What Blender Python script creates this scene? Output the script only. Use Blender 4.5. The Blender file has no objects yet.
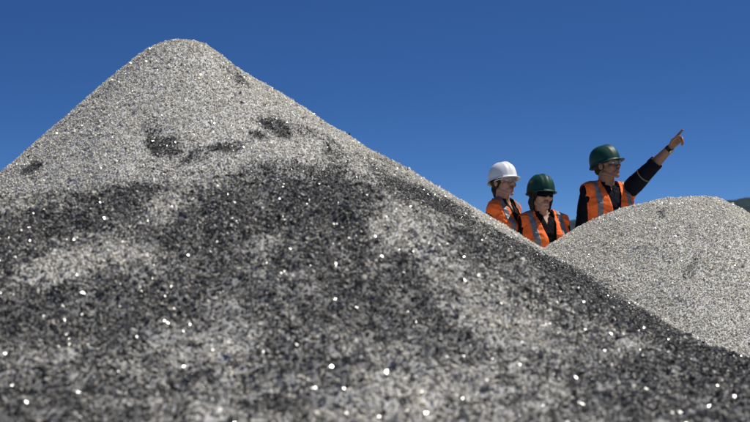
import bpy, bmesh, math, random
import numpy as np
from mathutils import Vector, Matrix, Euler

R = math.radians
sc = bpy.context.scene
C = sc.collection

# ------------------------------------------------------------------ camera, sky, sun, exposure
CZ = .92                                  # camera height above the yard
cd = bpy.data.cameras.new('camera'); cam = bpy.data.objects.new('camera', cd); C.objects.link(cam)
cam.location = (0, 0, CZ)
cam.rotation_euler = (R(90) + math.atan(54 / 1770.), 0, 0)
cd.sensor_width = 36; cd.lens = 85; cd.clip_end = 8000; cd.clip_start = .1
cd.dof.use_dof = True; cd.dof.focus_distance = 11.8; cd.dof.aperture_fstop = 6.0
sc.camera = cam

SUN_EL, SUN_AZ = 60, 76                  # azimuth from +Y (view direction), positive to the right
sd = Vector((math.sin(R(SUN_AZ)) * math.cos(R(SUN_EL)), math.cos(R(SUN_AZ)) * math.cos(R(SUN_EL)), math.sin(R(SUN_EL))))
sl = bpy.data.lights.new('sun', 'SUN'); sl.energy = 5.0; sl.angle = R(.53); sl.color = (1, .955, .88)
so = bpy.data.objects.new('sun', sl); C.objects.link(so); so.rotation_euler = sd.to_track_quat('Z', 'Y').to_euler()

w = bpy.data.worlds.new('World'); sc.world = w; w.use_nodes = True
nt = w.node_tree; nt.nodes.clear()
def wn(t): return nt.nodes.new(t)
tc = wn('ShaderNodeTexCoord'); sep = wn('ShaderNodeSeparateXYZ'); comb = wn('ShaderNodeCombineXYZ')
ma = wn('ShaderNodeMath'); ma.operation = 'MULTIPLY_ADD'; ma.inputs[1].default_value = 3.2; ma.inputs[2].default_value = .02
nrm = wn('ShaderNodeVectorMath'); nrm.operation = 'NORMALIZE'
sky = wn('ShaderNodeTexSky'); sky.sky_type = 'NISHITA'; sky.sun_disc = False
sky.sun_elevation = R(SUN_EL); sky.sun_rotation = R(SUN_AZ); sky.altitude = 3000; sky.air_density = 1.0; sky.dust_density = .35; sky.ozone_density = 8
bg = wn('ShaderNodeBackground'); bg.inputs[1].default_value = .084
wo = wn('ShaderNodeOutputWorld')
nt.links.new(tc.outputs['Generated'], sep.inputs[0])
nt.links.new(sep.outputs[0], comb.inputs[0]); nt.links.new(sep.outputs[1], comb.inputs[1])
nt.links.new(sep.outputs[2], ma.inputs[0]); nt.links.new(ma.outputs[0], comb.inputs[2])
nt.links.new(comb.outputs[0], nrm.inputs[0]); nt.links.new(nrm.outputs[0], sky.inputs[0])
hs = wn('ShaderNodeHueSaturation'); hs.inputs['Saturation'].default_value = 1.14; hs.inputs['Hue'].default_value = .505
nt.links.new(sky.outputs[0], hs.inputs['Color']); nt.links.new(hs.outputs[0], bg.inputs[0]); nt.links.new(bg.outputs[0], wo.inputs[0])

vs = sc.view_settings
sc.display_settings.display_device = 'sRGB'
vs.view_transform = 'Standard'; vs.look = 'None'; vs.exposure = .14; vs.gamma = 1; vs.use_curve_mapping = False
sc.cycles.use_denoising = True
sc.cycles.max_bounces = 5; sc.cycles.diffuse_bounces = 3; sc.cycles.glossy_bounces = 3; sc.cycles.transparent_max_bounces = 6
sc.cycles.sample_clamp_indirect = 4; sc.cycles.caustics_reflective = False; sc.cycles.caustics_refractive = False

# ------------------------------------------------------------------ helpers
def tag(o, label=None, cat=None, group=None, kind=None):
    if label: o['label'] = label
    if cat: o['category'] = cat
    if group: o['group'] = group
    if kind: o['kind'] = kind
    return o

def mat(name, col, rough=.7, spec=.5, metal=0, noise=None, bump=None, attr=None, coat=0):
    """noise = (scale, amount); bump = (scale, strength, distance)"""
    m = bpy.data.materials.new(name); m.use_nodes = True
    t = m.node_tree; b = t.nodes['Principled BSDF']
    b.inputs['Base Color'].default_value = (*col, 1); b.inputs['Roughness'].default_value = rough
    b.inputs['Specular IOR Level'].default_value = spec; b.inputs['Metallic'].default_value = metal
    b.inputs['Coat Weight'].default_value = coat
    src = None
    if attr:
        a = t.nodes.new('ShaderNodeAttribute'); a.attribute_name = attr; src = a.outputs['Color']
    if noise:
        co = t.nodes.new('ShaderNodeTexCoord')
        n = t.nodes.new('ShaderNodeTexNoise'); n.inputs['Scale'].default_value = noise[0]; n.inputs['Detail'].default_value = 6
        t.links.new(co.outputs['Object'], n.inputs['Vector'])
        mr = t.nodes.new('ShaderNodeMapRange'); mr.inputs[1].default_value = .25; mr.inputs[2].default_value = .75
        mr.inputs[3].default_value = 1 - noise[1]; mr.inputs[4].default_value = 1 + noise[1]
        t.links.new(n.outputs[0], mr.inputs[0])
        mx = t.nodes.new('ShaderNodeVectorMath'); mx.operation = 'SCALE'
        if src: t.links.new(src, mx.inputs[0])
        else: mx.inputs[0].default_value = col
        t.links.new(mr.outputs[0], mx.inputs['Scale']); src = mx.outputs[0]
    if src: t.links.new(src, b.inputs['Base Color'])
    if bump:
        co = t.nodes.new('ShaderNodeTexCoord')
        n = t.nodes.new('ShaderNodeTexNoise'); n.inputs['Scale'].default_value = bump[0]; n.inputs['Detail'].default_value = 5
        t.links.new(co.outputs['Object'], n.inputs['Vector'])
        bp = t.nodes.new('ShaderNodeBump'); bp.inputs['Strength'].default_value = bump[1]; bp.inputs['Distance'].default_value = bump[2]
        t.links.new(n.outputs[0], bp.inputs['Height']); t.links.new(bp.outputs[0], b.inputs['Normal'])
    return m

def np_mesh(name, V, F, smooth=False):
    """V (n,3), F (m,k) with k 3 or 4"""
    me = bpy.data.meshes.new(name)
    V = np.ascontiguousarray(V, np.float32); F = np.ascontiguousarray(F, np.int32)
    k = F.shape[1]
    me.vertices.add(len(V)); me.vertices.foreach_set('co', V.ravel())
    me.loops.add(F.size); me.loops.foreach_set('vertex_index', F.ravel())
    me.polygons.add(len(F)); me.polygons.foreach_set('loop_start', np.arange(0, F.size, k, dtype=np.int32))
    me.polygons.foreach_set('use_smooth', np.full(len(F), smooth))
    me.update(calc_edges=True)
    return me

def link(name, me, mats=None, parent=None, loc=None):
    o = bpy.data.objects.new(name, me); C.objects.link(o)
    for m in (mats if isinstance(mats, (list, tuple)) else [mats] if mats else []): me.materials.append(m)
    if parent: o.parent = parent
    if loc is not None: o.location = loc
    return o

# value noise on arrays ----------------------------------------------------------
def _hash(ix, iy, seed):
    h = (ix * 374761393 + iy * 668265263 + seed * 974634777) & 0xffffffff
    h = ((h ^ (h >> 13)) * 1274126177) & 0xffffffff
    return ((h ^ (h >> 16)) & 0xffff) / 65535.
def vnoise(x, y, seed=0):
    ix = np.floor(x).astype(np.int64); iy = np.floor(y).astype(np.int64)
    fx = x - ix; fy = y - iy; fx = fx * fx * (3 - 2 * fx); fy = fy * fy * (3 - 2 * fy)
    a = _hash(ix, iy, seed); b = _hash(ix + 1, iy, seed); c = _hash(ix, iy + 1, seed); d = _hash(ix + 1, iy + 1, seed)
    return (a + (b - a) * fx) * (1 - fy) + (c + (d - c) * fx) * fy
def fbm(x, y, seed=0, octv=4, gain=.5):
    s = 0; amp = 1; tot = 0
    for i in range(octv):
        s = s + amp * (vnoise(x * 2 ** i + 17.3 * i, y * 2 ** i - 9.1 * i, seed + i) * 2 - 1); tot += amp; amp *= gain
    return s / tot

# ------------------------------------------------------------------ the two gravel piles
def smax(a,b,k):
    h=np.clip(.5+.5*(a-b)/k,0,1)
    return b+(a-b)*h+k*h*(1-h)
def main_h(x,y):
    dx=x+.97; dy=y-9.0
    th=np.arctan2(dy,dx)
    left=.5-.5*np.cos(th)            # 1 toward -x
    left=left**1.5
    r=np.sqrt(dx*dx+dy*dy)
    dR=.585*((r**3+.10**3)**(1/3.)-.10)+.058*np.clip((r-.08)/.30,0,1)**2*(3-2*np.clip((r-.08)/.30,0,1))
    dL=.93*((r**3+.17**3)**(1/3.)-.17)
    A=2.065-(dR+(dL-dR)*left)
    # front mound
    bx=x+.30; by=y-6.95
    sr=np.where(bx>0,.58,.17); sf=np.where(by<0,.27,.28)
    bx=np.sign(bx)*(np.sqrt(np.maximum(np.abs(bx)-.16,0)**2+.0004)-.02)
    B=1.235-(np.sqrt((sr*bx)**2+(sf*by)**2+.10**2)-.10)
    # low shelf
    cx=x-.3; cy=y-4.9
    q=np.sqrt((cx/1.35)**2+(cy/2.0)**2)
    D=.56-.85*np.maximum(q-1,0)
    z=smax(smax(A,B,.30),D,.2)
    return z
def right_h(x,y):
    dx=x-1.95; dy=y-10.8
    dx=np.where(dx<0,dx*1.12,dx*1.5)
    r=np.sqrt(dx*dx+dy*dy)
    a=.70
    E=1.33-.68*((r**2.6+a**2.6)**(1/2.6)-a)
    E=E-.42*np.maximum(x-2.05,0)**1.3
    return E

def main_z(x, y):
    z = main_h(x, y)
    g = np.clip((8.3 - y) / 1.2, 0, 1)                 # the tipped lower slope is lumpier than the cone above it
    z = z + .03 * fbm(x * 2.2, y * 1.6, 3, 3) + (.008 + .020 * g) * fbm(x * 8, y * 6, 11, 3)
    z = z + g * .020 * (1 - 2 * np.abs(fbm(x * 13 + y * 4, y * 9 - x * 3, 15, 2)))
    z = z + .010 * np.exp(-((x + 1.17) / .05) ** 2 - ((y - 8.95) / .3) ** 2)
    return z
def right_z(x, y):
    return right_h(x, y) + .018 * fbm(x * 3, y * 3, 21, 3) + .008 * fbm(x * 12, y * 12, 25, 2)

# dark patches (+), damp stone plus hollow shade put into the colour, and pale ones (-) lying on the piles: centre, two half axes (metres on the ground plan), strength
PATCH_MAIN = [
    (-0.97, 8.14, 0.11, -0.03, 0.01, -0.08, .75),
    (-1.04, 8.22, 0.05, 0.0, 0.0, -0.05, .3),
    (-0.72, 8.01, 0.13, 0.05, 0.01, -0.045, .7),
    (-0.47, 8.34, 0.075, -0.01, 0.0, -0.11, .85),
    (-0.52, 8.15, 0.04, 0.02, 0.01, -0.04, .6),
    (-1.62, 8.25, 0.05, -0.02, 0.01, -0.10, .5),
    (-0.26, 8.44, 0.15, -0.03, -0.01, -0.06, .35),
    (-0.67, 8.82, 0.06, -0.04, -0.01, -0.1, .35)]
STREAK_MAIN = [
    (0.95, 8.75, 0.75, 0.0, 0.0, -0.38, -0.45),
    (-0.12, 5.75, 0.06, -0.35, -0.03, -0.06, -0.18),
    (-0.50, 6.75, 0.05, 0.20, 0.02, -0.08, -0.15),
    (-0.15, 6.62, 0.13, -0.19, 0.02, -1.52, 0.3),
    (-0.98, 6.52, 0.11, 0.31, 0.06, -0.3, 0.3),
    (0.26, 8.23, 0.22, -0.04, -0.02, -0.16, 0.25),
    (0.66, 8.05, 0.2, -0.05, -0.05, -0.35, 0.2),
    (1.0, 7.84, 0.28, 0.0, -0.23, -1.68, 0.3),
    (1.06, 5.77, 0.01, -0.71, -0.18, -0.85, 0.2),
    (-0.34, 7.97, 0.26, 0.14, 0.0, -0.07, 0.15),
    (-0.47, 5.94, 0.17, -0.07, 0.01, -0.19, 0.25),
    (-0.62, 4.91, 0.16, 0.04, 0.02, -0.1, 0.15),
    (0.12, 5.26, 0.08, -0.32, -0.02, -0.09, 0.2),
    (-0.89, 5.52, 0.19, 0.15, 0.02, -0.11, -0.3),
    (0.09, 6.07, 0.1, -0.41, -0.02, -0.12, -0.3),
    (-0.75, 6.3, 0.03, 0.16, 0.05, -0.19, -0.25),
    (0.15, 4.22, 0.14, 0.04, -0.01, -0.16, -0.2),
    (0.36, 5.11, 0.12, 0.09, -0.01, -0.1, -0.25),
    (-0.38, 4.66, 0.12, 0.07, 0.01, -0.07, -0.2),
    (0.77, 5.32, 0.06, 0.1, -0.02, -0.14, -0.3),
    (-0.8, 4.47, 0.1, -0.06, 0.01, -0.07, -0.15),
    (-0.4, 5.65, 0.09, 0.07, 0.01, -0.07, -0.2),
    (-0.37, 6.57, 0.34, -0.11, 0.04, -0.6, 0.14),
    (-0.8, 4.97, 0.32, 0.08, 0.04, -0.23, 0.1)]
PATCH_RIGHT = [
    (1.68, 10.3, 0.02, -0.01, -0.02, -0.12, 0.35),
    (1.71, 9.59, 0.05, 0.0, -0.0, -0.05, 0.25)]
DAMP_SHADE_MAP = [                # share of stone darkened by damp and by painted hollow shade on the near pile, one row per 12 cm going away, one digit per 8 cm to the right
    '6666666666666666666665343431113235665555555555555555555555',
    '6666666666666666666665333431113234665555555555555555555555',
    '6666666666666666666664333431112234655555555555555555555555',
    '6666666666666666666664333431112234556555555555555555555555',
    '6666666666666666666653323431112234566555555555555555555555',
    '6666666666666666666653424431112333566555555555555555555555',
    '6666666666666666555554444543212333465555555555555555555555',
    '6666666666666655555555444544222323465655555555555555555555',
    '6666555555555554444545535555323323556655555555555555555555',
    '5555555444444444434544435544334433556655555555555555555555',
    '4444444444444444444443336422344434556655555555555555555555',
    '4444444444455555555543336534445544456664555555555555555555',
    '4445555556666666556644346546455444445664555555555555555555',
    '5566666666666666655656435456554333444665555555555555555555',
    '6666666666666666545666545445554322333566555555555555555555',
    '6666666655555556545666545445553222233466666555555555555555',
    '6665555555555554334455544444553222234356666666665555555555',
    '5555555555555543223444544444552123334446666666665555555555',
    '5555555555566654223455544445442224334546667666665555555555',
    '5555556666667765224566544445322234435656667766665555555555',
    '5556666777777765434576655334212334445666666777765555555555',
    '5666777777766776544677665333122344445676666677665555555555',
    '6677777766666777544566555553122444455666666677665555555555',
    '7777766666655666653465555664223454455677766667665555555555',
    '7776666655545666752355456774223455555677666667665555555555',
    '7766666554445656652344456775333445555677766667665555555555',
    '7666655544334545553244456786333445555676766667665555555555',
    '6666655443334444652234456787333445555567766667665555555555',
    '6666554433334434642234456776443445555567766667665555555555',
    '6666554433344434731234456666443445555567766666665655555555',
    '6665554433334445631234456766443445555567766666665655555555',
    '6665544333334445531234456766443445555566766666665655555555',
    '6665544333334344521234456766443445555566767666665655555555',
    '6655444333333344421234456666443445555566767666665655555555',
    '6655443232333343311234456666443445555556767666665665555555',
    '6654433232433343211234456656444445555556777766665665555555',
    '6654433232433343211234456656444445555556677766665665555555',
    '6654333232432242101234456656444444555556677766665665555555',
    '6654333132210000011123456656444444565556666666666665555555',
    '6644322111000000000110124346444444566556666676666665555555',
    '6643320010000000000000001223455454556555666666566665555555',
    '6643200100000000000000000222445455455655655666566665555555',
    '6643100000000000000000000022334445445655655556556665555555',
    '6642000000000000000000000002233445344554655555556565555555',
    '6631000000000000000000000002222334334454655555555565555555',
    '6620000000000000000000000002122334334454565555555565555555',
    '6620000000000000000000000002122334434454565555555665555555',
    '6620000000000000000000000002122334434454565555555665555555',
    '6620000000000000000000000002122334434454565555555665555555',
    '6620000000000000000000000002122334434454565555555665555555',
    '6620000000000000000000000002122334434454565555555665555555']
def dark_field(x, y, patches, base):
    wx = x + .05 * fbm(x * 5, y * 5, 31, 3) ; wy = y + .16 * fbm(x * 5, y * 2.5, 37, 3)
    f = np.array(base, float) * np.ones_like(x)
    for cx, cy, px, py, qx, qy, s in patches:
        det = px * qy - py * qx
        if abs(det) < 1e-5: continue
        dx = wx - cx; dy = wy - cy
        a = (dx * qy - dy * qx) / det; b = (dy * px - dx * py) / det
        r = np.sqrt(a * a + b * b)
        t = np.clip((1.35 - r) / .7, 0, 1); t = t * t * (3 - 2 * t)
        f = f + s * t
    return f
def main_dark(x, y):
    g = np.array([[int(c) for c in r] for r in DAMP_SHADE_MAP], float) / 9
    wx = x + .035 * fbm(x * 9, y * 9, 31, 3); wy = y + .10 * fbm(x * 9, y * 9, 37, 3)
    fx = np.clip((wx + 2.2) / .08, 0, g.shape[1] - 1.001); fy = np.clip((wy - 3.4) / .12, 0, g.shape[0] - 1.001)
    i = fx.astype(int); j = fy.astype(int); fx = fx - i; fy = fy - j
    m = (g[j, i] * (1 - fx) + g[j, i + 1] * fx) * (1 - fy) + (g[j + 1, i] * (1 - fx) + g[j + 1, i + 1] * fx) * fy
    m = dark_field(x, y, STREAK_MAIN, m)
    m = m + (.20 * fbm(x * 6 + y, y * 5, 41, 3) + .42 * fbm(x * 17, y * 13, 43, 4, .65)) * np.clip(m * 3, 0, 1)
    low = np.clip((7.7 - y) / .9, 0, 1)
    f = .03 + .17 * low + (.82 - .18 * low) / (1 + np.exp(-(m - .39) * 9))
    p = dark_field(x, y, PATCH_MAIN, 0)
    p = p + 1.0 * fbm(x * 15, y * 10, 47, 4, .65) * np.clip(p * 2, 0, 1)
    return np.clip(f + p, .03, .90)
def right_dark(x, y):
    return dark_field(x, y, PATCH_RIGHT, .03) + .05 * fbm(x * 6, y * 4, 45, 3)

m_core = mat('stone_dust', (.2, .2, .2), .95, .2, attr='Col', bump=(160, .8, .01))
m_stone = mat('crushed_stone', (.3, .3, .3), .62, .4, attr='Col')
m_wet_shade = mat('damp_shaded_stone', (.1, .1, .1), .45, .35, attr='Col')  # damp stones; also carries the hollow shade put into the colour
m_spark = mat('crystal_facet', (.5, .5, .5), .20, .9, attr='Col', coat=.6)

rng = np.random.default_rng(7)

def stone_variants(n, seed):
    r = np.random.default_rng(seed); out = []
    for i in range(n):
        p = r.normal(size=(9, 3)); p /= np.linalg.norm(p, axis=1)[:, None]
        p *= r.uniform(.8, 1.1, (9, 1)) * .5
        bm = bmesh.new()
        for c in p: bm.verts.new(c)
        res = bmesh.ops.convex_hull(bm, input=bm.verts)
        junk = [v for v in bm.verts if not v.link_faces]
        bmesh.ops.delete(bm, geom=junk, context='VERTS')
        bmesh.ops.triangulate(bm, faces=bm.faces)
        bm.normal_update(); bm.verts.index_update()
        V = np.array([v.co[:] for v in bm.verts]); F = np.array([[v.index for v in f.verts] for f in bm.faces])
        cen = V[F].mean(1); nn = np.cross(V[F[:, 1]] - V[F[:, 0]], V[F[:, 2]] - V[F[:, 0]])
        flip = (nn * cen).sum(1) < 0; F[flip] = F[flip][:, ::-1]
        bm.free(); out.append((V, F))
    return out
VAR = stone_variants(18, 5)

def rand_rot(n):
    q = rng.normal(size=(n, 4)); q /= np.linalg.norm(q, axis=1)[:, None]
    a, b, c, d = q.T
    return np.stack([np.stack([1 - 2 * (c * c + d * d), 2 * (b * c - a * d), 2 * (b * d + a * c)], -1),
                     np.stack([2 * (b * c + a * d), 1 - 2 * (b * b + d * d), 2 * (c * d - a * b)], -1),
                     np.stack([2 * (b * d - a * c), 2 * (c * d + a * b), 1 - 2 * (b * b + c * c)], -1)], 1)

def stone_colour(f, x, y, n, tint):
    """f = damp and painted shade at each stone"""
    u = rng.random(n)
    dark = np.clip(f - .02, 0.008, .93)
    isd = u < dark
    pale = np.clip(rng.normal(.67, .045, n), .42, .88)
    pale = pale * (1 - .6 * np.clip(f, 0, 1) ** .8)
    dk = np.clip(rng.lognormal(math.log(.075), .55, n), .02, .3)
    v = np.where(isd, dk, pale)
    warm = rng.normal(0, .03, n) - .045 * np.clip(f * 1.6, 0, 1)
    cool = 0
    warm = np.where(isd, .09 + warm, warm + .03 * np.clip(f * 2, 0, 1))
    r_ = v * (tint[0] + warm - cool); g_ = v * (tint[1] + warm * .45 - cool * .3); b_ = v * (tint[2] - warm + cool * .6)
    rust = (rng.random(n) < .02) & ~isd
    r_ = np.where(rust, r_ * 1.0, r_); g_ = np.where(rust, g_ * .86, g_); b_ = np.where(rust, b_ * .75, b_)
    return np.stack([r_, g_, b_, np.ones(n)], 1), isd

def scatter(name, parent, zf, df, cull, box, dens, size, tint, spark_p):
    """loose stones over the surface zf inside box, dens stones per square metre of plan as a function"""
    x0, x1, y0, y1 = box
    dmax = dens[1]
    N = int((x1 - x0) * (y1 - y0) * dmax)
    x = rng.uniform(x0, x1, N); y = rng.uniform(y0, y1, N)
    keep = rng.random(N) < dens[0](x, y) / dmax
    x = x[keep]; y = y[keep]
    keep = cull(x, y); x = x[keep]; y = y[keep]
    n = len(x); e = .004
    z = zf(x, y); gx = (zf(x + e, y) - z) / e; gy = (zf(x, y + e) - z) / e
    nn = np.stack([-gx, -gy, np.ones(n)], 1); nn /= np.linalg.norm(nn, axis=1)[:, None]
    s = size * np.clip(rng.lognormal(-.05, .40, n), .4, 2.4)
    s = s * (1 - .17 * np.clip((y - 6.8) / 1.2, 0, 1))      # finer up the cone, coarser stones have rolled down
    big = rng.random(n) < .015
    s = np.where(big, s * 1.6, s)
    off = rng.uniform(-.12, .30, n) * s
    P = np.stack([x, y, z], 1) + nn * off[:, None]
    Rm = rand_rot(n); sc3 = s[:, None] * rng.uniform(.6, 1.25, (n, 3))
    f = df(x, y)
    col, isd = stone_colour(f, x, y, n, tint)
    spark = rng.random(n) < spark_p
    mi = np.where(spark, 2, np.where(isd, 1, 0))
    var = rng.integers(0, len(VAR), n)
    Vs, Fs, Cs, Ms = [], [], [], []; base = 0
    for k, (V, F) in enumerate(VAR):
        idx = np.where(var == k)[0]
        if not len(idx): continue
        q = V[None] * sc3[idx][:, None, :]
        q = np.einsum('nij,nvj->nvi', Rm[idx], q) + P[idx][:, None, :]
        nv = len(V)
        Vs.append(q.reshape(-1, 3).astype(np.float32))
        Fs.append((F[None] + (base + np.arange(len(idx)) * nv)[:, None, None]).reshape(-1, 3).astype(np.int32))
        Cs.append(np.repeat(col[idx], nv, 0).astype(np.float32)); Ms.append(np.repeat(mi[idx], len(F)).astype(np.int32))
        base += nv * len(idx)
    me = np_mesh(name, np.concatenate(Vs), np.concatenate(Fs))
    a = me.color_attributes.new('Col', 'FLOAT_COLOR', 'POINT'); a.data.foreach_set('color', np.concatenate(Cs).ravel())
    o = link(name, me, [m_stone, m_wet_shade, m_spark], parent)
    me.polygons.foreach_set('material_index', np.concatenate(Ms))
    tag(o, kind='stuff')
    print(name, n, 'stones', len(me.polygons), 'faces')
    return o

def core(name, zf, df, box, step, tint):
    xs = np.arange(box[0], box[1] + step, step); ys = np.arange(box[2], box[3] + step, step)
    X, Y = np.meshgrid(xs, ys); Z = np.maximum(zf(X, Y), -.12) - .003
    ny, nx = X.shape
    V = np.stack([X, Y, Z], -1).reshape(-1, 3)
    i = np.arange(ny * nx).reshape(ny, nx)
    F = np.stack([i[:-1, :-1], i[:-1, 1:], i[1:, 1:], i[1:, :-1]], -1).reshape(-1, 4)
    zz = Z.reshape(-1)[F].max(1); F = F[zz > -.1]
    me = np_mesh(name, V, F, True)
    f = np.clip(df(X.ravel(), Y.ravel()), 0, 1)
    v = .62 * (1 - f) + .05 * f
    col = np.stack([v * tint[0], v * tint[1], v * tint[2], np.ones_like(v)], 1).astype(np.float32)
    a = me.color_attributes.new('Col', 'FLOAT_COLOR', 'POINT'); a.data.foreach_set('color', col.ravel())
    return link(name, me, [m_core])

pile = core('gravel_pile', main_z, main_dark, (-4.2, 5.0, .6, 12.8), .02, (1, 1, .97))
tag(pile, 'huge foreground heap of glittering grey and white crushed stone with dark patches of damp and painted shade', 'gravel pile', 'heaps of crushed stone')
def view_dens(hi, lo, m=.75):
    # full density where the camera, or one a step aside, can see the slope; thinner round the back
    def d(x, y):
        inside = np.abs(x) < (.2119 * y + m)
        return np.where(inside, hi, lo)
    return d
STONE = .0085
def main_D(x, y):
    d = np.where(np.abs(x) < .2119 * y + .55, 24000., 4000.)
    d = d * np.where(y < 5.2, .82, 1)
    d = d * (1 + .25 * np.clip((y - 6.8) / 1.2, 0, 1))
    return np.where(y > 9.7, d * .35, d)
scatter('loose_stones', pile, main_z, main_dark,
        lambda x, y: (main_z(x, y) > -.02) & (right_z(x, y) < main_z(x, y) + .05),
        (-3.2, 3.4, 3.0, 11.0), (main_D, 30000.), STONE, (1.05, 1.0, .86), .34)

heap = core('gravel_pile', right_z, right_dark, (-1.2, 5.4, 7.6, 14.2), .02, (1, 1, .95))
tag(heap, 'rounded pale crushed stone heap at right, in front of the pointing man', 'gravel pile', 'heaps of crushed stone')
def right_D(x, y):
    d = np.where(np.abs(x) < .2119 * y + .55, 30000., 4000.)
    return np.where(y > 11.5, d * .3, d)
scatter('loose_stones', heap, right_z, right_dark,
        lambda x, y: (right_z(x, y) > -.02) & (main_z(x, y) < right_z(x, y) + .05),
        (-.2, 4.2, 8.0, 13.2), (right_D, 30000.), STONE, (1.05, 1.0, .86), .20)

# ------------------------------------------------------------------ yard ground and far hills
m_ground = mat('yard_ground', (.23, .22, .19), .95, .2, noise=(3, .3), bump=(25, .6, .03))
gv = np.array([(-3000, -3000, 0), (3000, -3000, 0), (3000, 3000, 0), (-3000, 3000, 0)], float)
tag(link('ground', np_mesh('ground', gv, np.array([[0, 1, 2, 3]])), [m_ground]), kind='structure')

m_hill = mat('wooded_hillside', (.022, .036, .042), .95, .1, noise=(.06, .35), bump=(.25, 1, 3))
def hill_h(x, y):
    t = np.clip((x + 40) / 290., 0, 1.6)
    ridge = 6.5 + 36 * t ** 1.0 + 2 * fbm(x * .01, y * .01 + 4, 61, 4)
    prof = np.exp(-((y - 900) / 210.) ** 2)
    return ridge * prof + 1.0 * fbm(x * .12, y * .12, 67, 3) * prof - 1
xs = np.arange(-500, 700, 3.); ys = np.arange(500, 1300, 6.)
X, Y = np.meshgrid(xs, ys); Z = hill_h(X, Y)
ny, nx = X.shape; i = np.arange(ny * nx).reshape(ny, nx)
F = np.stack([i[:-1, :-1], i[:-1, 1:], i[1:, 1:], i[1:, :-1]], -1).reshape(-1, 4)
tag(link('hills', np_mesh('hills', np.stack([X, Y, Z], -1).reshape(-1, 3), F, True), [m_hill]), kind='structure')

# ------------------------------------------------------------------ people
def tube(pts, segs=14, sq=1.0):
    """closed tube through pts = [(centre, rx, ry)] with rounded ends; rx along image x where possible"""
    cs = [Vector(p[0]) for p in pts]; V = []; rings = []
    n = len(cs)
    def frame(d):
        d = d.normalized()
        ref = Vector((0, 1, 0)) if abs(d.y) < .9 else Vector((0, 0, 1))
        a = ref.cross(d).normalized(); b = d.cross(a).normalized()
        return a, b, d
    items = []
    for i in range(n):
        d = (cs[min(i + 1, n - 1)] - cs[max(i - 1, 0)])
        a, b, d = frame(d); rx, ry = pts[i][1], pts[i][2]
        if i == 0:
            for t in (80, 55, 28): items.append((cs[0] - d * min(rx, ry) * math.sin(R(t)), a, b, rx * math.cos(R(t)), ry * math.cos(R(t))))
        items.append((cs[i], a, b, rx, ry))
        if i == n - 1:
            for t in (28, 55, 80): items.append((cs[i] + d * min(rx, ry) * math.sin(R(t)), a, b, rx * math.cos(R(t)), ry * math.cos(R(t))))
    for c, a, b, rx, ry in items:
        for k in range(segs):
            t = 2 * math.pi * k / segs
            V.append(c + a * (rx * math.cos(t)) + b * (ry * math.sin(t)))
    F = []
    m = len(items)
    for i in range(m - 1):
        for k in range(segs):
            k2 = (k + 1) % segs
            F.append((i * segs + k, i * segs + k2, (i + 1) * segs + k2, (i + 1) * segs + k))
    F.append(tuple(range(segs))[::-1]); F.append(tuple((m - 1) * segs + k for k in range(segs)))
    return V, F

def limb(a, b, ra, rb, mid=None):
    a = Vector(a); b = Vector(b)
    if mid: return tube([(a, ra, ra), (a.lerp(b, .4), mid, mid), (b, rb, rb)])
    return tube([(a, ra, ra), (b, rb, rb)])

def ell(c, r, rot=None, seg=16):
    bm = bmesh.new(); bmesh.ops.create_uvsphere(bm, u_segments=seg, v_segments=seg // 2 + 2, radius=1)
    M = Matrix.Translation(Vector(c)) @ (rot.to_4x4() if rot else Matrix()) @ Matrix.Diagonal((*r, 1))
    V = [M @ v.co for v in bm.verts]; F = [tuple(v.index for v in f.verts) for f in bm.faces]
    bm.free(); return V, F

def xf(M, prims): return [([M @ v for v in V], F) for V, F in prims]

def thicken(bm, t):
    bm.normal_update()
    old = bm.faces[:]; edges = [e for e in bm.edges if e.is_boundary]
    nv = {v: bm.verts.new(v.co - v.normal * t) for v in list(bm.verts)}
    for f in old: bm.faces.new([nv[v] for v in reversed(f.verts)])
    for e in edges:
        a, b = e.verts
        l = e.link_loops[0]
        if l.vert is b: a, b = b, a
        try: bm.faces.new((b, a, nv[a], nv[b]))
        except ValueError: pass

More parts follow.
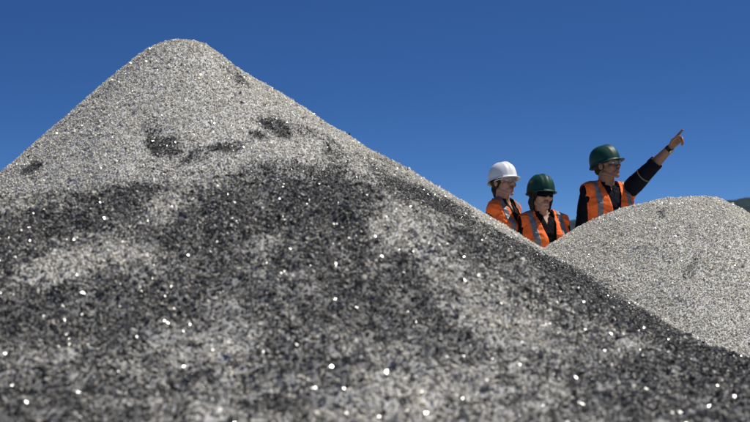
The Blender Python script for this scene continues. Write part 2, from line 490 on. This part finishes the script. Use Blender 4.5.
def fuse(name, prims, voxel, m, parent, smooth=3, cut=None, wrinkle=0, shell=0, mats=None, face_mat=None, seed=0):
    """join closed shapes into ONE continuous skin"""
    bm = bmesh.new()
    for V, F in prims:
        vs_ = [bm.verts.new(v) for v in V]
        for f in F: bm.faces.new([vs_[i] for i in f])
    bmesh.ops.recalc_face_normals(bm, faces=bm.faces)
    me = bpy.data.meshes.new(name); bm.to_mesh(me); bm.free()
    o = bpy.data.objects.new(name, me); C.objects.link(o)
    md = o.modifiers.new('r', 'REMESH'); md.mode = 'VOXEL'; md.voxel_size = voxel; md.use_smooth_shade = True
    if smooth:
        ms = o.modifiers.new('s', 'SMOOTH'); ms.factor = .5; ms.iterations = smooth
    dg = bpy.context.evaluated_depsgraph_get()
    me2 = bpy.data.meshes.new_from_object(o.evaluated_get(dg)); o.modifiers.clear(); o.data = me2; bpy.data.meshes.remove(me)
    me2.name = name
    bm = bmesh.new(); bm.from_mesh(me2)
    if wrinkle:
        bm.normal_update()
        co = np.array([v.co[:] for v in bm.verts])
        nz = fbm(co[:, 0] * 14 + co[:, 2] * 9, co[:, 2] * 22 + co[:, 1] * 12, 71 + seed, 3)
        fold = 1 - np.abs(nz) * 2
        for v, t in zip(bm.verts, fold): v.co += v.normal * float(t) * wrinkle
    if cut:
        dead = [f for f in bm.faces if cut(f.calc_center_median())]
        bmesh.ops.delete(bm, geom=dead, context='FACES')
        for _ in range(2):
            bv = [v for v in bm.verts if v.is_boundary]
            new = {}
            for v in bv:
                nb = [e.other_vert(v).co for e in v.link_edges if e.is_boundary]
                if len(nb) == 2: new[v] = (nb[0] + nb[1] + v.co * 2) / 4
            for v, c in new.items(): v.co = c
    if shell:
        thicken(bm, shell)
    for f in bm.faces: f.smooth = True
    bm.to_mesh(me2); bm.free()
    for mm in (mats or [m]): me2.materials.append(mm)
    if face_mat:
        me2.polygons.foreach_set('material_index', [face_mat(p.center, p.normal) for p in me2.polygons])
    o.parent = parent
    return o

m_skin_f = mat('skin_light', (.43, .235, .165), .5, .4, noise=(30, .1)); m_skin_m = mat('skin_tan', (.25, .13, .085), .5, .4, noise=(30, .1))
m_lip = mat('lips', (.27, .10, .085), .5); m_hair = mat('dark_hair', (.010, .007, .005), .6, .3, noise=(90, .5), bump=(180, .7, .004))
m_navy = mat('navy_cloth', (.006, .008, .014), .9, .1, noise=(40, .3)); m_blackcloth = mat('black_cloth', (.008, .007, .008), .9, .1, noise=(40, .3))
m_plum = mat('charcoal_cloth', (.014, .012, .014), .9, .1, noise=(40, .3))
m_trou = mat('work_trousers', (.03, .035, .05), .85, .2, noise=(30, .3)); m_boot = mat('boot_leather', (.05, .035, .02), .6, .4, noise=(30, .3)); m_sole = mat('rubber_sole', (.02, .02, .02), .8)
m_orange = mat('orange_vest_fabric', (.95, .17, .035), .75, .2, noise=(14, .22), bump=(400, .3, .002)); m_refl = mat('reflective_tape', (.19, .19, .2), .5, .4, noise=(60, .15))
m_white = mat('white_hat_plastic', (.76, .77, .78), .38, .5, noise=(28, .09)); m_green = mat('green_hat_plastic', (.006, .046, .034), .5, .3, noise=(28, .3))
m_lens_dark = mat('dark_lens', (.008, .008, .01), .08, .6); m_frame = mat('black_frame', (.015, .015, .015), .4); m_grey = mat('grey_mark', (.25, .3, .33), .5)
m_white_strap = mat('pale_frame', (.6, .62, .63), .35); m_eye = mat('eye_white', (.6, .58, .55), .2); m_band = mat('pale_tape', (.22, .22, .21), .6)
m_strap = mat('watch_strap', (.02, .017, .015), .5); m_steel = mat('watch_case', (.35, .35, .36), .25, .5, 1)
m_clear = bpy.data.materials.new('clear_lens'); m_clear.use_nodes = True
_t = m_clear.node_tree; _b = _t.nodes['Principled BSDF']; _b.inputs['Base Color'].default_value = (.75, .8, .82, 1); _b.inputs['Roughness'].default_value = .08
_b.inputs['Alpha'].default_value = .28; _b.inputs['Coat Weight'].default_value = 1

def hand_prims(wrist, direc, palm_n, side, pose, fr=.0098):
    """palm and five bent fingers. direc: towards the knuckles; palm_n: out of the palm; side: +1 thumb on the a-axis side"""
    d = Vector(direc).normalized(); n = Vector(palm_n); n = (n - d * n.dot(d)).normalized(); a = n.cross(d).normalized() * side
    W = Vector(wrist); P = []
    def pt(x, y, z): return W + d * x + a * y + n * z
    P.append(tube([(pt(0, 0, 0), .026, .021), (pt(.03, .002, 0), .033, .018), (pt(.065, .001, 0), .040, .016), (pt(.088, 0, 0), .038, .014)]) if False else
             ell(pt(.048, 0, 0), (.050, .040, .0165), Matrix((d, a, n)).transposed()))
    P.append(limb(pt(-.01, 0, 0), pt(.04, 0, 0), .024, .022))
    ys = (.029, .010, -.009, -.027); ln = (.072, .079, .073, .058)
    for i in range(4):
        curl = pose[i]; base = pt(.082 - .004 * abs(i - 1), ys[i], 0)
        segs = (.46, .30, .24); ang = 0; p = base; r0 = fr - .0006 * i
        P.append(limb(pt(.035, ys[i] * .8, 0), base, r0 * 1.15, r0 * 1.1))
        for j in range(3):
            ang += curl * (1.0, 1.1, .8)[j]
            q = p + (d * math.cos(ang) + n * math.sin(ang)) * ln[i] * segs[j] + a * (ys[i] * .06)
            P.append(limb(p, q, r0, r0 * .92)); p = q; r0 *= .92
    th = pose[4]                                              # thumb: leaves the side of the palm near its base
    b0 = pt(.018, .026, .004); b1 = pt(.048, .045 + .006 * th, .012); b2 = pt(.074, .046 + .016 * th, .018 + .012 * (1 - th)); b3 = pt(.098, .040 + .024 * th, .020 + .020 * (1 - th))
    P += [limb(b0, b1, .0145, .0125), limb(b1, b2, .0118, .0108), limb(b2, b3, .0105, .009)]
    return P

def head_prims(fem):
    j = .94 if fem else 1.0
    return [ell((0, .014, .030), (.074, .094, .084)), ell((0, -.018, -.028), (.060 * j, .068, .075)), ell((0, -.052, -.072), (.040 * j, .036, .030)),
            ell((0, -.070, -.096), (.020, .018, .015)), limb((.052 * j, .005, -.06), (.022, -.058, -.096), .018, .015), limb((-.052 * j, .005, -.06), (-.022, -.058, -.096), .018, .015),
            limb((0, -.086, .010), (0, -.110, -.026), .0075, .011), ell((.010, -.100, -.030), (.009, .011, .008)), ell((-.010, -.100, -.030), (.009, .011, .008)),
            limb((.012, -.084, .026), (.050, -.066, .026), .011, .009), limb((-.012, -.084, .026), (-.050, -.066, .026), .011, .009),
            ell((.038, -.062, -.026), (.024, .022, .022)), ell((-.038, -.062, -.026), (.024, .022, .022)),
            ell((0, -.086, -.054), (.022, .010, .0065)), ell((0, -.085, -.065), (.020, .010, .0075)),
            ell((.076 * j, .012, -.004), (.010, .020, .031)), ell((-.076 * j, .012, -.004), (.010, .020, .031))]

def hard_hat(M, m, parent, mark=False):
    """shell with a raised centre ridge, side ribs, brim all round and a longer front peak"""
    V = []; F = []; NT = 72; NP = 16
    def shell_pt(t, ph, off=0.):
        # t angle round (0 = front), ph elevation 0 at the brim .. 90 top
        fx = math.sin(t); fy = -math.cos(t)
        e = math.sin(ph) ** .92
        rr = math.cos(ph) ** .70
        x = .109 * rr * fx; y = .014 + .131 * rr * fy; z = .022 + .138 * e
        # ridge
        g = math.exp(-(x / .019) ** 2) * min(1, ph / .35) * .0075
        g += (math.exp(-((abs(x) - .045) / .009) ** 2)) * min(1, ph / .5) * .0035
        nrm_ = Vector((x, y * .75, (z - .02) * 1.2)).normalized()
        return Vector((x, y, z)) + nrm_ * (g + off)
    for layer, off in ((0, 0.), (1, -.0035)):
        for i in range(NP + 1):
            ph = R(90) * i / NP
            for k in range(NT): V.append(shell_pt(2 * math.pi * k / NT, ph * .999, off))
    ring = NP + 1
    def brim(t, w_):
        fx = math.sin(t); fy = -math.cos(t)
        front = max(0, math.cos(t)) ** 3
        ext = .007 + .034 * front + .004 * max(0, -math.cos(t)) ** 2
        return Vector(((.109 + ext * w_) * fx, .014 + (.131 + ext * w_) * fy, .022 - .006 * w_ - .008 * front * w_ * w_ + .010 * front * w_ - .010 * max(0, -math.cos(t)) * w_))
    def quad(a, b, c, d): F.append((a, b, c, d))
    for i in range(NP):
        for k in range(NT):
            k2 = (k + 1) % NT
            quad(i * NT + k, i * NT + k2, (i + 1) * NT + k2, (i + 1) * NT + k)
            q = ring * NT
            quad(q + i * NT + k2, q + i * NT + k, q + (i + 1) * NT + k, q + (i + 1) * NT + k2)
    b0 = len(V)
    for wv in (.5, 1.0):
        for k in range(NT): V.append(brim(2 * math.pi * k / NT, wv))
    for wv in (1.0, .5):
        for k in range(NT): V.append(brim(2 * math.pi * k / NT, wv) - Vector((0, 0, .004)))
    seq = [0, b0, b0 + NT, b0 + 2 * NT, b0 + 3 * NT, ring * NT]
    for a_, c_ in zip(seq[:-1], seq[1:]):
        for k in range(NT):
            k2 = (k + 1) % NT; quad(a_ + k2, a_ + k, c_ + k, c_ + k2)
    V = [M @ v for v in V]
    me = bpy.data.meshes.new('hard_hat'); me.from_pydata([v[:] for v in V], [], F); me.update()
    for p in me.polygons: p.use_smooth = True
    o = link('hard_hat', me, [m], parent)
    # sweat band inside
    sb = []
    bm = bmesh.new()
    rr = []
    for z in (.016, .045):
        rr.append([bm.verts.new(M @ Vector((.093 * math.sin(2 * math.pi * k / 40), .012 - .113 * math.cos(2 * math.pi * k / 40), z))) for k in range(40)])
    for k in range(40): bm.faces.new((rr[0][k], rr[0][(k + 1) % 40], rr[1][(k + 1) % 40], rr[1][k]))
    bmesh.ops.solidify(bm, geom=bm.faces[:], thickness=.003)
    me = bpy.data.meshes.new('sweat_band'); bm.to_mesh(me); bm.free()
    link('sweat_band', me, [m_frame], o)
    if mark:                                            # small faint printed mark at the front right
        bm = bmesh.new()
        for t0, e0, ww, hh in ((R(33), R(24), .10, .09), (R(41), R(24), .10, .09), (R(49), R(24), .10, .09), (R(41), R(15), .34, .035)):
            c = [shell_pt(t0 + dt * ww, e0 + de * hh, .0015) for dt, de in ((-.5, -.5), (.5, -.5), (.5, .5), (-.5, .5))]
            bm.faces.new([bm.verts.new(M @ p) for p in c])
        me = bpy.data.meshes.new('printed_mark'); bm.to_mesh(me); bm.free()
        link('printed_mark', me, [m_grey], o)
    return o

def glasses(M, parent, kind):
    """wrap-round lenses, a brow bar, nose bridge and two temple arms"""
    def surf(t, z, off=0.):
        return Vector((.070 * math.sin(t), -.018 - (.084 + off) * math.cos(t) ** .8, z))
    g = bpy.data.objects.new('glasses', None)
    bm = bmesh.new()
    n = 26; rows = []
    for i in range(n + 1):
        t = R(-72) + R(144) * i / n; a = abs(t) / R(72)
        nose = math.exp(-(t / .16) ** 2) * .012
        top = .020 - .003 * a; bot = -.018 + nose + .010 * a ** 3
        if kind == 'dark': bot -= .005; top += .004
        rows.append([bm.verts.new(M @ surf(t, z, .012)) for z in (top, (top + bot) / 2, bot)])
    for i in range(n):
        for j in range(2): bm.faces.new((rows[i][j], rows[i + 1][j], rows[i + 1][j + 1], rows[i][j + 1]))
    bmesh.ops.solidify(bm, geom=bm.faces[:], thickness=.002)
    me = bpy.data.meshes.new('glasses'); bm.to_mesh(me); bm.free()
    for p in me.polygons: p.use_smooth = True
    o = link('glasses', me, [m_lens_dark if kind == 'dark' else m_clear], parent)
    fm = m_white_strap if kind == 'pale' else m_frame
    prims = [limb(surf(R(-72) + R(144) * i / 12, .021, .012), surf(R(-72) + R(144) * (i + 1) / 12, .021, .012), .0026, .0026) for i in range(12)]
    me = bpy.data.meshes.new('brow_bar'); Vv = []; Ff = []
    for V, F in xf(M, prims):
        b = len(Vv); Vv += [v[:] for v in V]; Ff += [tuple(b + i for i in f) for f in F]
    me.from_pydata(Vv, [], Ff); me.update(); link('brow_bar', me, [m_frame if kind != 'pale' else fm], o)
    for sgn in (-1, 1):
        V, F = xf(M, [tube([(surf(sgn * R(70), .014, .012), .003, .005), ((sgn * .079, -.01, .010), .003, .0045), ((sgn * .078, .035, .004), .003, .003)])])[0]
        me = bpy.data.meshes.new('temple_arm'); me.from_pydata([v[:] for v in V], [], F); me.update(); link('temple_arm', me, [fm], o)
    bpy.data.objects.remove(g)
    return o

def make_person(x, y, top, head_x, yaw_b, yaw_h, pitch, roll, shirt_m, hat_m, skin, fem, eyewear, label, group, arms, width, lean=0, sleeve=(1, 1), hand_poses=None, mark=False, hair='short', collar=True, vneck=.52, cover=0):
    """top = height of the bare head above the yard. arms: [(elbow, wrist, hand dir, palm normal)] for image-left then image-right, relative to the shoulder"""
    root = bpy.data.objects.new('person', None); C.objects.link(root); root.location = (x, y, 0)
    tag(root, label, 'person', group)
    H = top
    B = Matrix.Rotation(R(yaw_b), 4, 'Z')
    sh_z = H - .305 if fem else H - .305
    hip = H * .52
    hx = head_x - x
    def bp(px, py, pz):
        v = B @ Vector((px, py, 0)); t = (pz - hip) / (sh_z - hip)
        return Vector((v.x + hx * .75 * max(0, min(1.1, t)) + 0, v.y, pz))
    Mh = Matrix.Translation((hx, -.035 if pitch >= 0 else -.02, H - .113)) @ Matrix.Rotation(R(yaw_h), 4, 'Z') @ Matrix.Rotation(R(-pitch), 4, 'X') @ Matrix.Rotation(R(roll), 4, 'Y')
    hw = width / 2
    def torso(g):
        # elliptical trunk, shoulders and neck base; g = clothing thickness
        T = []
        Bm = B
        def rings(lst):
            V = []; n = 28
            for cx, cy, z, rx, ry in lst:
                for k in range(n):
                    t = 2 * math.pi * k / n
                    c, s_ = math.cos(t), math.sin(t)
                    ex = math.copysign(abs(c) ** .85, c) * rx; ey = math.copysign(abs(s_) ** .85, s_) * ry
                    V.append(bp(cx + ex, cy + ey, z))
            F = [(i * n + k, i * n + (k + 1) % n, (i + 1) * n + (k + 1) % n, (i + 1) * n + k) for i in range(len(lst) - 1) for k in range(n)]
            F.append(tuple(range(n))[::-1]); F.append(tuple((len(lst) - 1) * n + k for k in range(n)))
            return V, F
        z0 = hip
        T.append(rings([(0, .0, z0 - .10, hw * .74 + g, .105 + g), (0, 0, z0, hw * .80 + g, .115 + g), (0, 0, z0 + .14, hw * .74 + g, .098 + g), (0, -.005, sh_z - .22, hw * .82 + g, .110 + g),
                        (0, -.005, sh_z - .10, hw * .90 + g, .112 + g), (0, .0, sh_z - .02, hw * .80 + g, .088 + g), (0, .005, sh_z + .025, hw * .50 + g, .064 + g), (0, .01, sh_z + .052, .066 + g, .056 + g)]))
        if fem:
            for s_ in (-1, 1): T.append(ell(bp(s_ * .072, -.085, sh_z - .15), (.062 + g, .058 + g, .062 + g)))
        for s_ in (-1, 1): T.append(limb(bp(s_ * .05, .005, sh_z + .035), bp(s_ * (hw - .045), 0, sh_z - .008), .034 + g, .048 + g))
        return T
    neck_b = bp(0, .012, sh_z + .01); neck_t = Mh @ Vector((0, .022, -.055))
    nr = .050 if fem else .060
    neck = [limb(neck_b, neck_t, nr + .006, nr), limb(Mh @ Vector((0, -.02, -.075)), neck_b + Vector((0, -.03, .03)), .026, .030)]
    SH = [bp(-(hw - .058), 0, sh_z - .012), bp(hw - .050, 0, sh_z - .012)]
    body = xf(Mh, head_prims(fem)) + neck + torso(-.006)
    shirt = torso(.006); ends = []
    up, lo, wr = (.043, .036, .024) if fem else (.056, .043, .029)
    for i in (0, 1):
        e, w_, hd, pn, side = arms[i]
        E = SH[i] + Vector(e); W = SH[i] + Vector(w_)
        body += [limb(SH[i], E, up, lo * .92, up * .97), tube([(E, lo, lo), (E.lerp(W, .3), lo * 1.02, lo * .98), (W, wr, wr * .85)])]
        body += hand_prims(W, hd, pn, side, (hand_poses or {}).get(i, (.35, .4, .45, .5, .4)), .0095 if fem else .0112)
        k = sleeve[i]                                  # how far down the forearm the sleeve reaches
        S = E.lerp(W, k)
        shirt += [limb(SH[i], E, up + .012, lo + .013, up + .013), limb(E, S, lo + .013, (lo if k < .5 else wr) + .012)]
        ends.append((E, W, S))
    # legs
    for s_ in (-1, 1):
        hj = bp(s_ * .09, 0, hip - .04); kn = Vector((hj.x + s_ * .01, hj.y - .01, H * .285)); an = Vector((kn.x + s_ * .01, kn.y + .02, .09))
        body += [limb(hj, kn, .082, .052, .080), limb(kn, an, .050, .035, .052), limb(an, an + B.to_3x3() @ Vector((0, -.15, -.055)), .038, .026), ell(an + Vector((0, .02, -.04)), (.035, .04, .04))]
    def fm(c, n):
        l = Mh.inverted() @ Vector(c)
        return 1 if (abs(l.x) < .024 and -.073 < l.z < -.048 and l.y < -.083) else 0
    bo = fuse('body', body, .0042, skin, root, 3, mats=[skin, m_lip], face_mat=fm)
    for s_ in (-1, 1):
        V, F = xf(Mh, [ell((s_ * .031, -.0745, .003), (.013, .010, .007), seg=12)])[0]
        me = bpy.data.meshes.new('eye'); me.from_pydata([v[:] for v in V], [], F); me.update(); link('eye', me, [m_eye], bo)
    # shirt: open neck, sleeves that end cleanly
    nb = neck_b.copy()
    def cut_shirt(c):
        d = Vector((c.x - nb.x, c.y - nb.y, 0)).length
        if c.z > sh_z + .040 and d < .075: return True
        l = B.inverted() @ Vector((c.x - nb.x, c.y - nb.y, 0))
        if l.y < -.01 and c.z > sh_z - .05 and abs(l.x) < (.010 if vneck > .3 else 0) + vneck * (c.z - (sh_z - .05)): return True
        if c.z < hip - .09 and abs(l.x) < hw: return True
        for E, W, S in ends:
            ax = (W - E).normalized()
            if (c - S).dot(ax) > 0 and (c - S).length < .12 and (c - (S + ax * (c - S).dot(ax))).length < .075: return True
        return False
    so_ = fuse('shirt', shirt, .0055, shirt_m, root, 3, cut=cut_shirt, wrinkle=.0035, shell=.002, seed=int(x * 10))
    if collar:
        bm = bmesh.new(); rows = []
        for k in range(29):
            t = R(-142) + R(284) * k / 28                # open at the front
            a_ = B @ Vector((math.sin(t) * .066, math.cos(t) * .064, 0)); b_ = B @ Vector((math.sin(t) * .080, math.cos(t) * .078 - .004, 0))
            drop = .010 * (abs(t) / R(142)) ** 3
            rows.append([bm.verts.new(nb + a_ + Vector((0, .0, .030 - drop))), bm.verts.new(nb + a_ * 1.0 + Vector((0, 0, .066 - drop))), bm.verts.new(nb + b_ * 1.02 + Vector((0, 0, .062 - drop))), bm.verts.new(nb + b_ * 1.16 + Vector((0, 0, .022 - drop * 2.4)))])
        for i in range(28):
            for j in range(3): bm.faces.new((rows[i][j], rows[i + 1][j], rows[i + 1][j + 1], rows[i][j + 1]))
        thicken(bm, -.003)
        me = bpy.data.meshes.new('collar'); bm.to_mesh(me); bm.free()
        for p in me.polygons: p.use_smooth = True
        link('collar', me, [shirt_m], so_)
    # trousers and boots
    tr = []
    for s_ in (-1, 1):
        hj = bp(s_ * .09, 0, hip - .04); kn = Vector((hj.x + s_ * .01, hj.y - .01, H * .285)); an = Vector((kn.x + s_ * .01, kn.y + .02, .13))
        tr += [limb(hj, kn, .100, .070, .098), limb(kn, an, .068, .060)]
        fo = B.to_3x3() @ Vector((0, -.15, 0))
        bt = [limb(Vector((an.x, an.y, .20)), Vector((an.x, an.y, .075)), .052, .050), tube([(Vector((an.x, an.y + .02, .055)), .046, .046), (Vector((an.x, an.y, .055)) + fo * .6, .050, .046), (Vector((an.x, an.y, .045)) + fo, .046, .036)])]
        bt_o = fuse('boot', bt, .007, m_boot, root, 2)
        sb_ = [tube([(Vector((an.x, an.y + .025, .014)), .046, .014), (Vector((an.x, an.y, .014)) + fo * .6, .052, .014), (Vector((an.x, an.y, .014)) + fo * 1.08, .044, .014)])]
        fuse('sole', sb_, .006, m_sole, bt_o, 0)
    tr.append(ell(bp(0, 0, hip - .02), (hw * .84, .125, .13), B.to_3x3()))
    fuse('trousers', tr, .008, m_trou, root, 3, wrinkle=.003, seed=3)
    # vest: open front over the shirt, arm holes, two upright reflective bands and one round the waist
    def lf(c):
        t = (c.z - hip) / (sh_z - hip)
        return B.inverted() @ Vector((c.x - hx * .75 * max(0, min(1.1, t)), c.y, c.z))
    def cut_vest(c):
        l = lf(c)
        if c.z < hip - .07: return True
        if abs(l.x) > hw - .002 + cover + max(0, (sh_z - .16 - c.z)) * 3: return True
        if c.z > sh_z + .028 and abs(l.x) < .074: return True
        if abs(l.x) < .074 and math.hypot(l.x, l.y - .01) < .074 and c.z > sh_z: return True
        if l.y < 0:
            w_ = .018 + (.050) * max(0, min(1, (c.z - (sh_z - .20)) / .22)) ** .9
            if abs(l.x) < w_: return True
        return False
    def vest_src(g):
        return torso(g) + [ell(SH[i] + Vector((0, 0, .004)), (up + g + .004,) * 3) for i in (0, 1)]
    ve = fuse('safety_vest', vest_src(.017), .0055, m_orange, root, 3, cut=cut_vest, wrinkle=.006, shell=.002, seed=5)
    def strip(test):
        def cut(c):
            return cut_vest(c) or not test(lf(c))
        return fuse('reflective_strip', vest_src(.020), .0055, m_refl, ve, 3, cut=cut, wrinkle=.006, shell=.002, seed=5)
    bx_ = hw * .60
    strip(lambda l: abs(l.x - bx_ * 1.0) < .020 and l.z > hip + .06)
    strip(lambda l: abs(l.x + bx_ * 1.0) < .020 and l.z > hip + .06)
    strip(lambda l: abs(l.z - hip - .03) < .026)
    # hair
    if hair == 'short':
        hp = [ell((0, .030, .022), (.080, .088, .078)), ell((0, .070, -.028), (.060, .034, .038))]
        hp += [limb((s_ * .070, .000, .03), (s_ * .070, .008, .012), .009, .006) for s_ in (-1, 1)]
    elif hair == 'tied':
        hp = [ell((0, .030, .020), (.082, .090, .082)), ell((0, .078, -.040), (.056, .036, .046)), limb((0, .105, -.05), (0, .100, -.11), .026, .014)]
        hp += [limb((s_ * .071, -.016, .03), (s_ * .071, .004, -.008), .011, .006) for s_ in (-1, 1)]
    else:
        hp = [ell((0, .030, .015), (.086, .092, .088)), ell((0, .060, -.055), (.078, .050, .066))]
        hp += [tube([((s_ * .073, -.016, .03), .014, .016), ((s_ * .080, .004, -.035), .015, .022), ((s_ * .070, .020, -.105), .014, .024)]) for s_ in (-1, 1)]
    def cut_hair(c):
        l = Mh.inverted() @ Vector(c); return l.z > .075
    fuse('hair', xf(Mh, hp), .0045, m_hair, root, 2, wrinkle=.0025, seed=2)
    hat_M = Mh @ Matrix.Rotation(R(-2), 4, 'X') @ Matrix.Diagonal((.95, .95, .97, 1))
    hard_hat(hat_M, hat_m, root, mark)
    glasses(Mh, root, eyewear)
    return root, SH, ends

down_l = ((-.05, .02, -.27), (-.03, -.05, -.50), (.05, -.12, -1), (1, 0, 0), 1)
down_r = ((.05, .02, -.27), (.03, -.05, -.50), (-.05, -.12, -1), (-1, 0, 0), -1)
PY = 13.5
make_person(.985, PY, 1.660, .982, 52, 36, 9, 4, m_plum, m_white, m_skin_f, True, 'pale', 'person in white hard hat, clear glasses and orange vest, looking right', 'quarry visitors in hard hats and vests',
            (down_l, down_r), .335, mark=True, hair='tied', vneck=.3, cover=.05)
make_person(1.325, PY - .1, 1.562, 1.258, 14, 22, 2, 3, m_blackcloth, m_green, m_skin_f, True, 'dark', 'person in green hard hat and dark sunglasses between the two others', 'quarry visitors in hard hats and vests',
            (down_l, down_r), .385, hair='bob', vneck=.3)
point = ((.145, -.17, .165), (.300, -.27, .335), (.15, -.03, .165), (.25, -.75, -.6), 1)
r_, SH3, ends3 = make_person(1.790, PY, 1.790, 1.768, 22, 50, 12, 0, m_navy, m_green, m_skin_m, False, 'clear', 'person in green hard hat and navy shirt pointing up to the right', 'quarry visitors in hard hats and vests',
            (down_l, point), .43, sleeve=(1, .36), hand_poses={1: (.03, .95, 1.0, 1.05, .15)}, hair='short', vneck=.15)
# watch on the pointing wrist, pale tape round the sleeve
def band(name, c, ax, r, wd, m, parent, th=.004):
    ax = ax.normalized(); q = ax.to_track_quat('Z', 'Y').to_matrix().to_4x4(); M = Matrix.Translation(c) @ q
    bm = bmesh.new(); n = 28
    rr = [[bm.verts.new(M @ Vector((r * math.cos(2 * math.pi * k / n), r * math.sin(2 * math.pi * k / n), z))) for k in range(n)] for z in (-wd / 2, wd / 2)]
    for k in range(n): bm.faces.new((rr[0][k], rr[0][(k + 1) % n], rr[1][(k + 1) % n], rr[1][k]))
    bmesh.ops.solidify(bm, geom=bm.faces[:], thickness=-th)
    me = bpy.data.meshes.new(name); bm.to_mesh(me); bm.free()
    for p in me.polygons: p.use_smooth = True
    return link(name, me, [m], parent)
E3, W3, S3 = ends3[1]; ax3 = (W3 - E3)
wt = band('watch', W3 - ax3.normalized() * .022, ax3, .0315, .026, m_strap, r_)
cq = ax3.normalized().cross(Vector((0, 1, 0))).normalized() * -1
cc = W3 - ax3.normalized() * .022 + Vector((.012, -.022, -.022)).normalized() * .036
V, F = ell(cc, (.019, .019, .007), (cc - (W3 - ax3.normalized() * .022)).to_track_quat('Z', 'Y').to_matrix())
me = bpy.data.meshes.new('watch_case'); me.from_pydata([v[:] for v in V], [], F); me.update(); link('watch_case', me, [m_steel], wt)
shirt3 = [c for c in r_.children if c.name.startswith('shirt')][0]
band('sleeve_tape', SH3[1].lerp(E3, .80), E3 - SH3[1], .0645, .011, m_band, shirt3, .002)
